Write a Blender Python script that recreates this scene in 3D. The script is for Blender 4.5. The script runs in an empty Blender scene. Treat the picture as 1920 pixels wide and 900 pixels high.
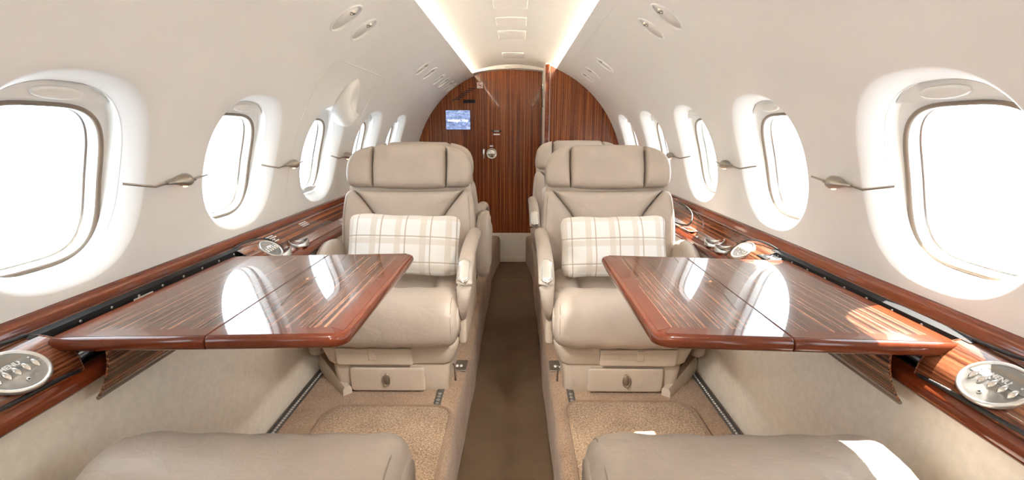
import bpy, bmesh, math, random
from mathutils import Vector, Matrix, Euler
random.seed(7)
R_ = math.radians
scene = bpy.context.scene
COL = scene.collection

# ---------------------------------------------------------------- camera
cam_d = bpy.data.cameras.new('camera')
cam_d.sensor_width = 36.0
cam_d.lens = 900.0 / 1920.0 * 36.0
cam_d.clip_start = 0.02
cam = bpy.data.objects.new('camera', cam_d)
COL.objects.link(cam)
TH = math.atan2(205, 900.0)
cam.location = (0.04, 0.0, 1.24)
cam.rotation_euler = (math.pi / 2 - TH, 0, math.atan2(10 * math.cos(TH), 900.0))
scene.camera = cam

# ---------------------------------------------------------------- view, world, sun
vs = scene.view_settings
vs.view_transform = 'Standard'
vs.look = 'None'
vs.exposure = 1.18
vs.gamma = 1.0
vs.use_curve_mapping = False
scene.cycles.diffuse_bounces = 8
scene.cycles.max_bounces = 14
scene.cycles.transparent_max_bounces = 16
scene.cycles.sample_clamp_indirect = 6.0

world = bpy.data.worlds.new('overcast_bright_sky')
scene.world = world
world.use_nodes = True
wb = world.node_tree.nodes['Background']
wb.inputs['Color'].default_value = (0.81, 0.915, 1.0, 1)
wb.inputs['Strength'].default_value = 3.1

sun_d = bpy.data.lights.new('sun', 'SUN')
sun_d.energy = 20.0
sun_d.angle = R_(0.6)
sun_d.color = (1.0, 0.95, 0.88)
sun = bpy.data.objects.new('sun', sun_d)
COL.objects.link(sun)
sdir = Vector((-0.52, -0.34, -1.0))
sun.rotation_euler = sdir.to_track_quat('-Z', 'Y').to_euler()

RC, ZC = 0.9, 0.885            # cabin shell: radius and centre height
WINS = [-0.98, -0.335, 0.31, 0.955, 1.6, 2.245, 2.89, 3.535]
WPHI = 0.262 / 0.9
S0 = RC * WPHI
for sg in (-1, 1):               # daylight portals outside the windows
    for wy in WINS:
        ld = bpy.data.lights.new('window_portal', 'AREA')
        ld.shape = 'RECTANGLE'; ld.size = 0.44; ld.size_y = 0.34
        ld.cycles.is_portal = True
        lo = bpy.data.objects.new('window_portal', ld)
        rr = RC + 0.20
        lo.location = (sg * rr * math.cos(WPHI), wy, ZC + rr * math.sin(WPHI))
        nrm = Vector((-sg * math.cos(WPHI), 0, -math.sin(WPHI)))
        lo.rotation_euler = nrm.to_track_quat('-Z', 'Y').to_euler()
        COL.objects.link(lo)

# ---------------------------------------------------------------- materials
def newmat(name):
    m = bpy.data.materials.new(name); m.use_nodes = True
    nt = m.node_tree
    return m, nt, nt.nodes, nt.links, nt.nodes['Principled BSDF']

def setp(b, **k):
    for n, v in k.items():
        b.inputs[n].default_value = v

def texco(nt, kind='Object', scale=(1, 1, 1), rot=(0, 0, 0)):
    tc = nt.nodes.new('ShaderNodeTexCoord'); mp = nt.nodes.new('ShaderNodeMapping')
    mp.inputs['Scale'].default_value = scale; mp.inputs['Rotation'].default_value = rot
    nt.links.new(tc.outputs[kind], mp.inputs['Vector'])
    return mp.outputs['Vector']

def noise(nt, vec, scale, detail=3, rough=0.5, dist=0.0):
    n = nt.nodes.new('ShaderNodeTexNoise')
    n.inputs['Scale'].default_value = scale; n.inputs['Detail'].default_value = detail
    n.inputs['Roughness'].default_value = rough; n.inputs['Distortion'].default_value = dist
    nt.links.new(vec, n.inputs['Vector'])
    return n.outputs['Fac']

def ramp(nt, fac, stops):
    r = nt.nodes.new('ShaderNodeValToRGB')
    el = r.color_ramp.elements
    while len(el) < len(stops): el.new(0.5)
    for e, (p, c) in zip(el, stops):
        e.position = p; e.color = (*c, 1)
    nt.links.new(fac, r.inputs['Fac'])
    return r.outputs['Color']

def bump(nt, h, strength, dist=0.01):
    b = nt.nodes.new('ShaderNodeBump')
    b.inputs['Strength'].default_value = strength; b.inputs['Distance'].default_value = dist
    nt.links.new(h, b.inputs['Height'])
    return b.outputs['Normal']

def mixc(nt, a, b, fac, mode='MIX'):
    m = nt.nodes.new('ShaderNodeMix'); m.data_type = 'RGBA'; m.blend_type = mode
    for s, i in ((fac, 0), (a, 6), (b, 7)):
        if hasattr(s, 'links'): nt.links.new(s, m.inputs[i])
        else: m.inputs[i].default_value = s if i == 0 else (*s, 1)
    return m.outputs[2]

def mmath(nt, op, a, b=None, c=None):
    m = nt.nodes.new('ShaderNodeMath'); m.operation = op
    for i, s in enumerate((a, b, c)):
        if s is None: continue
        if hasattr(s, 'links'): nt.links.new(s, m.inputs[i])
        else: m.inputs[i].default_value = s
    return m.outputs[0]

def plain(name, col, rough=0.5, metal=0.0, noise_amt=0.04, nscale=30, bmp=0.0, bscale=300, coat=0.0, spec=0.5):
    m, nt, N, L, b = newmat(name)
    v = texco(nt)
    f = noise(nt, v, nscale, 4)
    lo = tuple(c * (1 - noise_amt) for c in col); hi = tuple(min(1, c * (1 + noise_amt)) for c in col)
    L.new(ramp(nt, f, [(0.3, lo), (0.7, hi)]), b.inputs['Base Color'])
    setp(b, Roughness=rough, Metallic=metal)
    b.inputs['Specular IOR Level'].default_value = spec
    b.inputs['Coat Weight'].default_value = coat; b.inputs['Coat Roughness'].default_value = 0.04
    if bmp:
        L.new(bump(nt, noise(nt, v, bscale, 3), bmp, 0.002), b.inputs['Normal'])
    return m

def leather(name, col, rough=0.40):
    m, nt, N, L, b = newmat(name)
    v = texco(nt)
    f = noise(nt, v, 9, 4)
    L.new(ramp(nt, f, [(0.3, tuple(c * 0.93 for c in col)), (0.7, tuple(min(1, c * 1.05) for c in col))]), b.inputs['Base Color'])
    fine = noise(nt, v, 420, 3)
    wr = noise(nt, texco(nt, scale=(1, 1.6, 1)), 22, 3, 0.55, 1.2)
    h = mmath(nt, 'MULTIPLY_ADD', wr, 2.2, mmath(nt, 'MULTIPLY', fine, 0.35))
    L.new(bump(nt, h, 0.30, 0.004), b.inputs['Normal'])
    setp(b, Roughness=rough)
    b.inputs['Specular IOR Level'].default_value = 0.45
    return m

def wood(name, axis, stops, fine=170, coarse=60, rough=0.22, coat=1.0, gain=1.0):
    m, nt, N, L, b = newmat(name)
    k = {'x': 0, 'y': 1, 'z': 2}[axis]
    sc = [1, 1, 1]; sc[k] = 0.005
    v = texco(nt, scale=tuple(sc))
    f1 = noise(nt, v, coarse, 3, 0.6)
    f2 = noise(nt, v, fine, 4, 0.65)
    sc2 = [1, 1, 1]; sc2[k] = 0.12
    f3 = noise(nt, texco(nt, scale=tuple(sc2)), 420, 2, 0.5)
    f = mmath(nt, 'ADD', mmath(nt, 'MULTIPLY', f1, 0.42), mmath(nt, 'ADD', mmath(nt, 'MULTIPLY', f2, 0.46), mmath(nt, 'MULTIPLY', f3, 0.12)))
    f = mmath(nt, 'MULTIPLY_ADD', mmath(nt, 'SUBTRACT', f, 0.5), gain, 0.5)
    L.new(ramp(nt, f, stops), b.inputs['Base Color'])
    setp(b, Roughness=rough)
    b.inputs['Coat Weight'].default_value = coat; b.inputs['Coat Roughness'].default_value = 0.025
    b.inputs['Specular IOR Level'].default_value = 0.15
    b.inputs['Coat IOR'].default_value = 1.36
    return m

VEN = [(0.10, (0.014, 0.006, 0.004)), (0.37, (0.062, 0.024, 0.014)), (0.60, (0.175, 0.072, 0.040)), (0.92, (0.42, 0.195, 0.112))]
RED = [(0.38, (0.085, 0.017, 0.006)), (0.50, (0.160, 0.033, 0.011)), (0.62, (0.235, 0.058, 0.020))]
BLK = [(0.40, (0.060, 0.014, 0.005)), (0.47, (0.150, 0.040, 0.013)), (0.53, (0.240, 0.070, 0.023)), (0.60, (0.35, 0.120, 0.042))]
M_ven_y = wood('veneer_stripe', 'y', VEN, fine=300, coarse=110, gain=4.0)
M_ledge_y = wood('ledge_veneer', 'y', [(0.05, (0.030, 0.009, 0.004)), (0.38, (0.10, 0.030, 0.013)), (0.6, (0.20, 0.065, 0.028)), (0.95, (0.36, 0.135, 0.062))], fine=230, coarse=80, gain=4.0)
M_red_y = wood('mahogany_long', 'y', RED, fine=60, coarse=14)
M_red_x = wood('mahogany_cross', 'x', RED, fine=60, coarse=14)
M_edge = wood('mahogany_edge', 'y', [(0.35, (0.105, 0.021, 0.007)), (0.5, (0.130, 0.027, 0.009)), (0.65, (0.155, 0.034, 0.012))], fine=90, coarse=30, gain=0.8)
M_blk_z = wood('bulkhead_veneer', 'z', BLK, fine=320, coarse=120, gain=1.5)

M_wall = plain('cabin_liner', (0.855, 0.848, 0.828), 0.42, noise_amt=0.015, nscale=6, bmp=0.10, bscale=700)
M_ceil = plain('ceiling_liner', (0.83, 0.81, 0.77), 0.5, noise_amt=0.015, nscale=5, bmp=0.08, bscale=600)
M_trimw = plain('window_plastic', (0.80, 0.785, 0.75), 0.35, noise_amt=0.01)
M_panel = plain('cream_side_panel', (0.90, 0.83, 0.71), 0.6, noise_amt=0.05, nscale=60, bmp=0.25, bscale=260)
M_leather = leather('taupe_leather', (0.46, 0.39, 0.325))
M_leather2 = leather('taupe_leather_trim', (0.58, 0.49, 0.395), 0.45)
M_seam = plain('leather_seam', (0.30, 0.24, 0.19), 0.6)
M_chrome = plain('satin_chrome', (0.78, 0.76, 0.72), 0.16, 1.0, 0.02)
M_steel = plain('brushed_steel', (0.66, 0.65, 0.62), 0.30, 1.0, 0.08, 80)
M_silver = plain('silver_bezel', (0.74, 0.73, 0.70), 0.28, 0.85, 0.02)
M_pewter = plain('pewter', (0.40, 0.36, 0.31), 0.34, 0.9, 0.08)
M_black = plain('black_plastic', (0.012, 0.012, 0.012), 0.5, noise_amt=0.2, spec=0.2)
M_cord = plain('black_cord', (0.018, 0.017, 0.016), 0.5, noise_amt=0.3, nscale=400, bmp=0.5, bscale=500)
M_gasket = plain('window_gasket', (0.22, 0.165, 0.12), 0.5)
M_grey = plain('grey_display', (0.24, 0.235, 0.22), 0.2)
M_lcd = plain('lcd_strip', (0.27, 0.23, 0.19), 0.15)
M_whitep = plain('white_print', (0.85, 0.85, 0.84), 0.5, noise_amt=0.0)
M_redp = plain('red_print', (0.6, 0.05, 0.04), 0.5, noise_amt=0.0)
M_track = plain('seat_track_metal', (0.17, 0.16, 0.15), 0.4, 0.6)
M_alu = plain('aluminium', (0.55, 0.54, 0.52), 0.4, 0.9)

def carpet(name, stops, scale, bstr):
    m, nt, N, L, b = newmat(name)
    v = texco(nt)
    f = mmath(nt, 'ADD', mmath(nt, 'MULTIPLY', noise(nt, v, scale, 2, 0.6), 0.7), mmath(nt, 'MULTIPLY', noise(nt, v, 5.0, 4, 0.6), 0.3))
    L.new(ramp(nt, f, stops), b.inputs['Base Color'])
    setp(b, Roughness=0.95); b.inputs['Specular IOR Level'].default_value = 0.1
    b.inputs['Sheen Weight'].default_value = 0.25
    L.new(bump(nt, noise(nt, v, scale, 2), bstr, 0.006), b.inputs['Normal'])
    return m
M_carpet = carpet('tan_carpet', [(0.30, (0.16, 0.086, 0.043)), (0.5, (0.38, 0.240, 0.145)), (0.70, (0.58, 0.405, 0.27))], 230, 0.9)
M_mat = carpet('tan_mat_carpet', [(0.32, (0.13, 0.075, 0.038)), (0.5, (0.38, 0.250, 0.150)), (0.68, (0.66, 0.475, 0.31))], 180, 1.0)

M_bind = carpet('mat_binding', [(0.32, (0.17, 0.10, 0.058)), (0.5, (0.30, 0.19, 0.115)), (0.68, (0.42, 0.28, 0.18))], 400, 0.5)

def woven(name):
    m, nt, N, L, b = newmat(name)
    v = texco(nt)
    sep = nt.nodes.new('ShaderNodeSeparateXYZ'); L.new(v, sep.inputs[0])
    sx = mmath(nt, 'SINE', mmath(nt, 'MULTIPLY', sep.outputs[0], 2 * math.pi / 0.005))
    sy = mmath(nt, 'SINE', mmath(nt, 'MULTIPLY', sep.outputs[1], 2 * math.pi / 0.007))
    w = mmath(nt, 'MULTIPLY_ADD', mmath(nt, 'MULTIPLY', sx, sy), 0.5, 0.5)
    big = noise(nt, v, 4, 3)
    f = mmath(nt, 'ADD', mmath(nt, 'MULTIPLY', w, 0.75), mmath(nt, 'MULTIPLY', big, 0.25))
    L.new(ramp(nt, f, [(0.15, (0.085, 0.052, 0.028)), (0.5, (0.175, 0.115, 0.068)), (0.85, (0.31, 0.22, 0.14))]), b.inputs['Base Color'])
    L.new(bump(nt, w, 0.6, 0.003), b.inputs['Normal'])
    setp(b, Roughness=0.8); b.inputs['Specular IOR Level'].default_value = 0.2
    return m
M_runner = woven('brown_woven_runner')

def plaid(name):
    m, nt, N, L, b = newmat(name)
    tc = nt.nodes.new('ShaderNodeTexCoord')
    sep = nt.nodes.new('ShaderNodeSeparateXYZ'); L.new(tc.outputs['UV'], sep.inputs[0])
    def stripes(c, period, off, hw):
        f = mmath(nt, 'FRACT', mmath(nt, 'ADD', mmath(nt, 'DIVIDE', c, period), 10.5 - off / period))
        d = mmath(nt, 'ABSOLUTE', mmath(nt, 'SUBTRACT', f, 0.5))
        return mmath(nt, 'LESS_THAN', d, hw / period)
    u, v = sep.outputs[0], sep.outputs[1]
    col = (0.80, 0.785, 0.755)
    band = (0.66, 0.60, 0.52); line = (0.43, 0.34, 0.26)
    c = mixc(nt, col, band, mmath(nt, 'MULTIPLY', stripes(u, 0.215, 0.04, 0.026), 0.75))
    c = mixc(nt, c, band, mmath(nt, 'MULTIPLY', stripes(v, 0.40, 0.13, 0.045), 0.65))
    c = mixc(nt, c, line, mmath(nt, 'MULTIPLY', stripes(u, 0.215, 0.105, 0.0055), 0.75))
    c = mixc(nt, c, line, mmath(nt, 'MULTIPLY', stripes(v, 0.40, 0.21, 0.010), 0.75))
    L.new(c, b.inputs['Base Color'])
    ob = texco(nt)
    wr = noise(nt, ob, 14, 3, 0.5, 0.8); fine = noise(nt, ob, 600, 2)
    L.new(bump(nt, mmath(nt, 'ADD', mmath(nt, 'MULTIPLY', wr, 1.5), mmath(nt, 'MULTIPLY', fine, 0.2)), 0.35, 0.006), b.inputs['Normal'])
    setp(b, Roughness=0.9); b.inputs['Specular IOR Level'].default_value = 0.15
    return m
M_plaid = plaid('plaid_linen')

def emis(name, col, strength):
    m, nt, N, L, b = newmat(name)
    v = texco(nt)
    setp(b, Roughness=0.5)
    L.new(ramp(nt, noise(nt, v, 3, 2), [(0.3, col), (0.7, col)]), b.inputs['Emission Color'])
    b.inputs['Emission Strength'].default_value = strength
    b.inputs['Base Color'].default_value = (*col, 1)
    return m
M_cove = emis('warm_led_strip', (1.0, 0.87, 0.69), 35.0)
M_scrtext = emis('screen_white', (1.0, 1.0, 1.0), 0.8)
M_bulb = emis('warm_bulb', (1.0, 0.50, 0.24), 3.0)

def glass(name):
    m, nt, N, L, b = newmat(name)
    N.remove(b)
    out = [n for n in N if n.type == 'OUTPUT_MATERIAL'][0]
    t = N.new('ShaderNodeBsdfTransparent'); g = N.new('ShaderNodeBsdfGlossy'); mx = N.new('ShaderNodeMixShader')
    lw = N.new('ShaderNodeLayerWeight'); lw.inputs['Blend'].default_value = 0.5
    fr = mmath(nt, 'MULTIPLY_ADD', mmath(nt, 'POWER', lw.outputs['Facing'], 4.0), 0.25, 0.03)
    v = texco(nt)
    L.new(ramp(nt, noise(nt, v, 6, 3), [(0.3, (0.94, 0.95, 0.95)), (0.7, (0.98, 0.98, 0.98))]), t.inputs['Color'])
    g.inputs['Roughness'].default_value = 0.03
    L.new(fr, mx.inputs[0]); L.new(t.outputs[0], mx.inputs[1]); L.new(g.outputs[0], mx.inputs[2])
    L.new(mx.outputs[0], out.inputs['Surface'])
    return m
M_glass = glass('window_acrylic')

def screen_mat(name):
    m, nt, N, L, b = newmat(name)
    v = texco(nt, scale=(1, 1, 2.2), rot=(0, R_(-32), 0))
    f = noise(nt, v, 22, 5, 0.7, 1.2)
    c = ramp(nt, f, [(0.36, (0.085, 0.11, 0.22)), (0.48, (0.17, 0.25, 0.47)), (0.56, (0.26, 0.34, 0.56)), (0.66, (0.52, 0.58, 0.70))])
    L.new(c, b.inputs['Base Color']); L.new(c, b.inputs['Emission Color'])
    b.inputs['Emission Strength'].default_value = 0.55
    setp(b, Roughness=0.12)
    return m
M_screen = screen_mat('blue_moving_map')

# ---------------------------------------------------------------- mesh helpers
def link(o, parent=None):
    COL.objects.link(o)
    if parent is not None: o.parent = parent
    return o

def mesh_obj(name, verts, faces, mat, parent=None, smooth=True, uvs=None, fix=True, weld=False, sharp=None):
    me = bpy.data.meshes.new(name)
    me.from_pydata([tuple(v) for v in verts], [], faces)
    if uvs:
        ul = me.uv_layers.new(name='UVMap')
        for lp in me.loops: ul.data[lp.index].uv = uvs[lp.vertex_index]
    if fix or weld:
        bm = bmesh.new(); bm.from_mesh(me)
        if weld: bmesh.ops.remove_doubles(bm, verts=bm.verts, dist=1e-5)
        if fix: bmesh.ops.recalc_face_normals(bm, faces=bm.faces)
        bm.to_mesh(me); bm.free()
    me.materials.append(mat)
    if smooth:
        me.polygons.foreach_set('use_smooth', [True] * len(me.polygons))
        if sharp is not None: me.set_sharp_from_angle(angle=R_(sharp))
    me.update()
    return link(bpy.data.objects.new(name, me), parent)

def thing(name, label, cat, loc=(0, 0, 0), rot=(0, 0, 0), group=None):
    o = bpy.data.objects.new(name, None)
    o.empty_display_size = 0.05
    o.location = loc; o.rotation_euler = rot
    tag(o, label, cat, group)
    return link(o)

def tag(o, label=None, cat=None, group=None, kind=None):
    if label: o['label'] = label
    if cat: o['category'] = cat
    if group: o['group'] = group
    if kind: o['kind'] = kind
    return o

def struct(o, label, cat):
    return tag(o, label, cat, kind='structure')

def box_data(x0, x1, y0, y1, z0, z1, bev=0.0, seg=2):
    bm = bmesh.new()
    bmesh.ops.create_cube(bm, size=1.0)
    for v in bm.verts:
        v.co = Vector(((x0 + x1) / 2 + v.co.x * (x1 - x0), (y0 + y1) / 2 + v.co.y * (y1 - y0), (z0 + z1) / 2 + v.co.z * (z1 - z0)))
    if bev:
        bmesh.ops.bevel(bm, geom=bm.edges[:], offset=bev, segments=seg, affect='EDGES', profile=0.5)
    return bm

def box(name, x0, x1, y0, y1, z0, z1, mat, parent=None, bev=0.0, seg=2, xf=None):
    bm = box_data(min(x0, x1), max(x0, x1), min(y0, y1), max(y0, y1), min(z0, z1), max(z0, z1), bev, seg)
    if xf is not None: bmesh.ops.transform(bm, matrix=xf, verts=bm.verts)
    bmesh.ops.recalc_face_normals(bm, faces=bm.faces)
    me = bpy.data.meshes.new(name); bm.to_mesh(me); bm.free()
    me.materials.append(mat)
    if bev:
        me.polygons.foreach_set('use_smooth', [True] * len(me.polygons)); me.set_sharp_from_angle(angle=R_(40))
    return link(bpy.data.objects.new(name, me), parent)

def loft(name, rings, mat, parent=None, closed=True, caps=True, smooth=True, sharp=None, loop=False):
    n = len(rings[0]); V = [p for r in rings for p in r]; Fs = []
    m = len(rings)
    for i in range(m if loop else m - 1):
        a, b = i * n, ((i + 1) % m) * n
        for j in range(n if closed else n - 1):
            k = (j + 1) % n
            Fs.append((a + j, a + k, b + k, b + j))
    if caps and closed and not loop:
        Fs.append(tuple(range(n - 1, -1, -1))); Fs.append(tuple((m - 1) * n + j for j in range(n)))
    return mesh_obj(name, V, Fs, mat, parent, smooth, sharp=sharp)

def tube(name, pts, rad, mat, parent=None, seg=10, squash=None, closed=False):
    pts = [Vector(p) for p in pts]; rings = []
    n = len(pts)
    rads = rad if isinstance(rad, (list, tuple)) else [rad] * n
    up0 = Vector((0, 0, 1))
    for i, p in enumerate(pts):
        if closed: d = pts[(i + 1) % n] - pts[i - 1]
        else: d = pts[min(i + 1, n - 1)] - pts[max(i - 1, 0)]
        d.normalize()
        up = up0 if abs(d.z) < 0.95 else Vector((0, 1, 0))
        a = d.cross(up).normalized(); b = a.cross(d).normalized()
        kx, ky = squash if squash else (1, 1)
        rings.append([p + a * math.cos(2 * math.pi * j / seg) * rads[i] * kx + b * math.sin(2 * math.pi * j / seg) * rads[i] * ky for j in range(seg)])
    return loft(name, rings, mat, parent, loop=closed)

def smooth_path(pts, n=6):
    P = [Vector(p) for p in pts]; out = []
    for i in range(len(P) - 1):
        p0, p1, p2, p3 = P[max(i - 1, 0)], P[i], P[i + 1], P[min(i + 2, len(P) - 1)]
        for k in range(n):
            t = k / n
            out.append(0.5 * ((2 * p1) + (p2 - p0) * t + (2 * p0 - 5 * p1 + 4 * p2 - p3) * t * t + (3 * p1 - p0 - 3 * p2 + p3) * t ** 3))
    out.append(P[-1])
    return out

def sup(n, a, b, e, c=(0, 0), ph=0.0):
    out = []
    for i in range(n):
        t = 2 * math.pi * i / n + ph
        ct, st = math.cos(t), math.sin(t)
        out.append((c[0] + a * math.copysign(abs(ct) ** (2 / e), ct), c[1] + b * math.copysign(abs(st) ** (2 / e), st)))
    return out

def rrect(w, h, r, k=6, c=(0, 0), radii=None):
    out = []
    rs = radii or (r, r, r, r)
    for q, (sx, sy) in enumerate(((1, 1), (-1, 1), (-1, -1), (1, -1))):
        rr = rs[q]
        for j in range(k + 1):
            a = math.pi / 2 * (q + j / k)
            out.append((c[0] + sx * (w - rr) + rr * math.cos(a), c[1] + sy * (h - rr) + rr * math.sin(a)))
    return out

def dense(pts, step):
    out = []
    n = len(pts)
    for i in range(n):
        a, b = pts[i], pts[(i + 1) % n]
        d = math.hypot(b[0] - a[0], b[1] - a[1]); m = max(1, int(d / step))
        for k in range(m): out.append((a[0] + (b[0] - a[0]) * k / m, a[1] + (b[1] - a[1]) * k / m))
    return out

def pad(name, outline, h, mat, parent, frame, e=3.0, K=9, back=None, cen=None, bend=None, uvbox=None, hb=0.0, swell=None):
    """Upholstered pad from a 2D outline. frame=(origin, ux, uy, un)."""
    o, ux, uy, un = [Vector(q) for q in frame]
    if cen is None:
        cen = (sum(p[0] for p in outline) / len(outline), sum(p[1] for p in outline) / len(outline))
    n = len(outline); V = []; Fs = []; UV = []
    def put(u, v, d):
        if swell: d += swell(u, v) if d > 0 else 0
        dd = d + (bend(u, v) if bend else 0)
        V.append(o + ux * u + uy * v + un * dd)
        if uvbox: UV.append(((u - uvbox[0]) / (uvbox[1] - uvbox[0]), (v - uvbox[2]) / (uvbox[3] - uvbox[2])))
        else: UV.append((u, v))
    def side(sign, hh):
        st = []
        for k in range(K):
            t = math.pi / 2 * k / K
            s = math.cos(t) ** (2 / e); d = math.sin(t) ** (2 / e) * hh * sign
            st.append(len(V))
            for p in outline: put(cen[0] + (p[0] - cen[0]) * s, cen[1] + (p[1] - cen[1]) * s, d)
        c = len(V); put(cen[0], cen[1], hh * sign)
        for k in range(K - 1):
            for j in range(n):
                q = (j + 1) % n
                Fs.append((st[k] + j, st[k] + q, st[k + 1] + q, st[k + 1] + j))
        for j in range(n): Fs.append((st[-1] + j, st[-1] + (j + 1) % n, c))
        return st[0]
    f0 = side(1, h)
    if hb:
        b0 = side(-1, hb)
        for j in range(n):
            q = (j + 1) % n
            Fs.append((f0 + j, f0 + q, b0 + q, b0 + j))
    elif back:
        s = len(V)
        for p in outline: put(p[0], p[1], -back)
        for j in range(n):
            q = (j + 1) % n
            Fs.append((f0 + j, f0 + q, s + q, s + j))
        Fs.append(tuple(s + j for j in range(n)))
    return mesh_obj(name, V, Fs, mat, parent, True, UV, weld=bool(hb))

def strip_y(name, prof, y0, y1, mat, parent=None, ny=1, sharp=35, closed=False, yfun=None):
    ys = [y0 + (y1 - y0) * i / ny for i in range(ny + 1)]
    rings = [[((yfun(p, y) if yfun else p)[0], y, (yfun(p, y) if yfun else p)[1]) for p in prof] for y in ys]
    return loft(name, rings, mat, parent, closed=closed, caps=closed, sharp=sharp)

def cyl(sg, y, s, r=RC):
    ph = s / RC
    return Vector((sg * r * math.cos(ph), y, ZC + r * math.sin(ph)))

def text_obj(name, body, size, mat, parent, M, extrude=0.0003, align='CENTER'):
    cu = bpy.data.curves.new(name, 'FONT')
    cu.body = body; cu.size = size; cu.align_x = align; cu.align_y = 'CENTER'; cu.extrude = extrude; cu.offset = size * .02
    cu.materials.append(mat)
    tmp = bpy.data.objects.new(name + '_tmp', cu); COL.objects.link(tmp)
    bpy.context.view_layer.update()
    me = bpy.data.meshes.new_from_object(tmp.evaluated_get(bpy.context.evaluated_depsgraph_get()))
    bpy.data.objects.remove(tmp); bpy.data.curves.remove(cu)
    me.name = name
    o = bpy.data.objects.new(name, me)
    o.matrix_local = M
    return link(o, parent)

# ---------------------------------------------------------------- cabin shell
S_MID, S_TOP = 0.575, RC * math.acos(0.345 / RC)
OVALS = {-1: [(-.30, .06, .050), (.36, .06, .050), (.58, .06, .050), (1.726, .062, .050), (1.915, .056, .046), (3.06, .06, .050), (3.30, .056, .046), (3.68, .06, .048), (3.92, .056, .046), (4.16, .06, .048), (4.36, .056, .046)],
         1: [(-.30, .06, .050), (.36, .06, .050), (.58, .06, .050), (1.718, .062, .050), (1.911, .056, .046), (2.90, .06, .050), (3.32, .056, .046), (3.56, .056, .046)]}  # outlets behind the camera are added to hold fill spots
S_OV = RC * math.acos(0.535 / RC)
OPEN_A, OPEN_B, OPEN_E = 0.178, 0.192, 2.5
FL_A, FL_B = 0.215, 0.231
FL_D = 0.040
OSO = -0.007

def cell_hole(V, Fs, sg, y0, y1, s0, s1, cy, cs, loops, npt=72):
    """rings from the cell's rectangle to the hole; loops: (a,b,e,depth)"""
    ang = []
    for q in range(33):
        for yy in (y0, y1): ang.append(math.atan2(s0 + (s1 - s0) * q / 32 - cs, yy - cy) % (2 * math.pi))
    for q in range(1, 24):
        for ss in (s0, s1): ang.append(math.atan2(ss - cs, y0 + (y1 - y0) * q / 24 - cy) % (2 * math.pi))
    ang = sorted(set(round(a, 7) for a in ang))
    n = len(ang)
    def rect(a):
        dx, dy = math.cos(a), math.sin(a); t = 1e9
        if dx > 1e-9: t = min(t, (y1 - cy) / dx)
        if dx < -1e-9: t = min(t, (y0 - cy) / dx)
        if dy > 1e-9: t = min(t, (s1 - cs) / dy)
        if dy < -1e-9: t = min(t, (s0 - cs) / dy)
        return (cy + dx * t, cs + dy * t)
    def se(a, A, B, E, ds=0.0):
        ca, sa = abs(math.cos(a)) / A, abs(math.sin(a)) / B
        t = (ca ** E + sa ** E) ** (-1 / E)
        return (cy + math.cos(a) * t, cs + ds + math.sin(a) * t)
    rings = [[(rect(a), 0.0) for a in ang]]
    A, B, E, D = loops[0][:4]
    for k in (0.35, 0.7):
        rings.append([((rect(a)[0] * (1 - k) + se(a, A, B, E)[0] * k, rect(a)[1] * (1 - k) + se(a, A, B, E)[1] * k), 0.0) for a in ang])
    for lp in loops: rings.append([(se(a, lp[0], lp[1], lp[2], lp[4] if len(lp) > 4 else 0.0), lp[3]) for a in ang])
    st = []
    for rg in rings:
        st.append(len(V))
        for (p, d) in rg: V.append(cyl(sg, p[0], p[1], RC + d))
    for i in range(len(st) - 1):
        for j in range(n):
            k = (j + 1) % n
            Fs.append((st[i] + j, st[i] + k, st[i + 1] + k, st[i + 1] + j))

def cell_plain(V, Fs, sg, y0, y1, s0, s1, ny, ns):
    st = len(V)
    for i in range(ny + 1):
        for j in range(ns + 1): V.append(cyl(sg, y0 + (y1 - y0) * i / ny, s0 + (s1 - s0) * j / ns))
    for i in range(ny):
        for j in range(ns):
            a = st + i * (ns + 1) + j
            Fs.append((a, a + 1, a + ns + 2, a + ns + 1))

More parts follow.
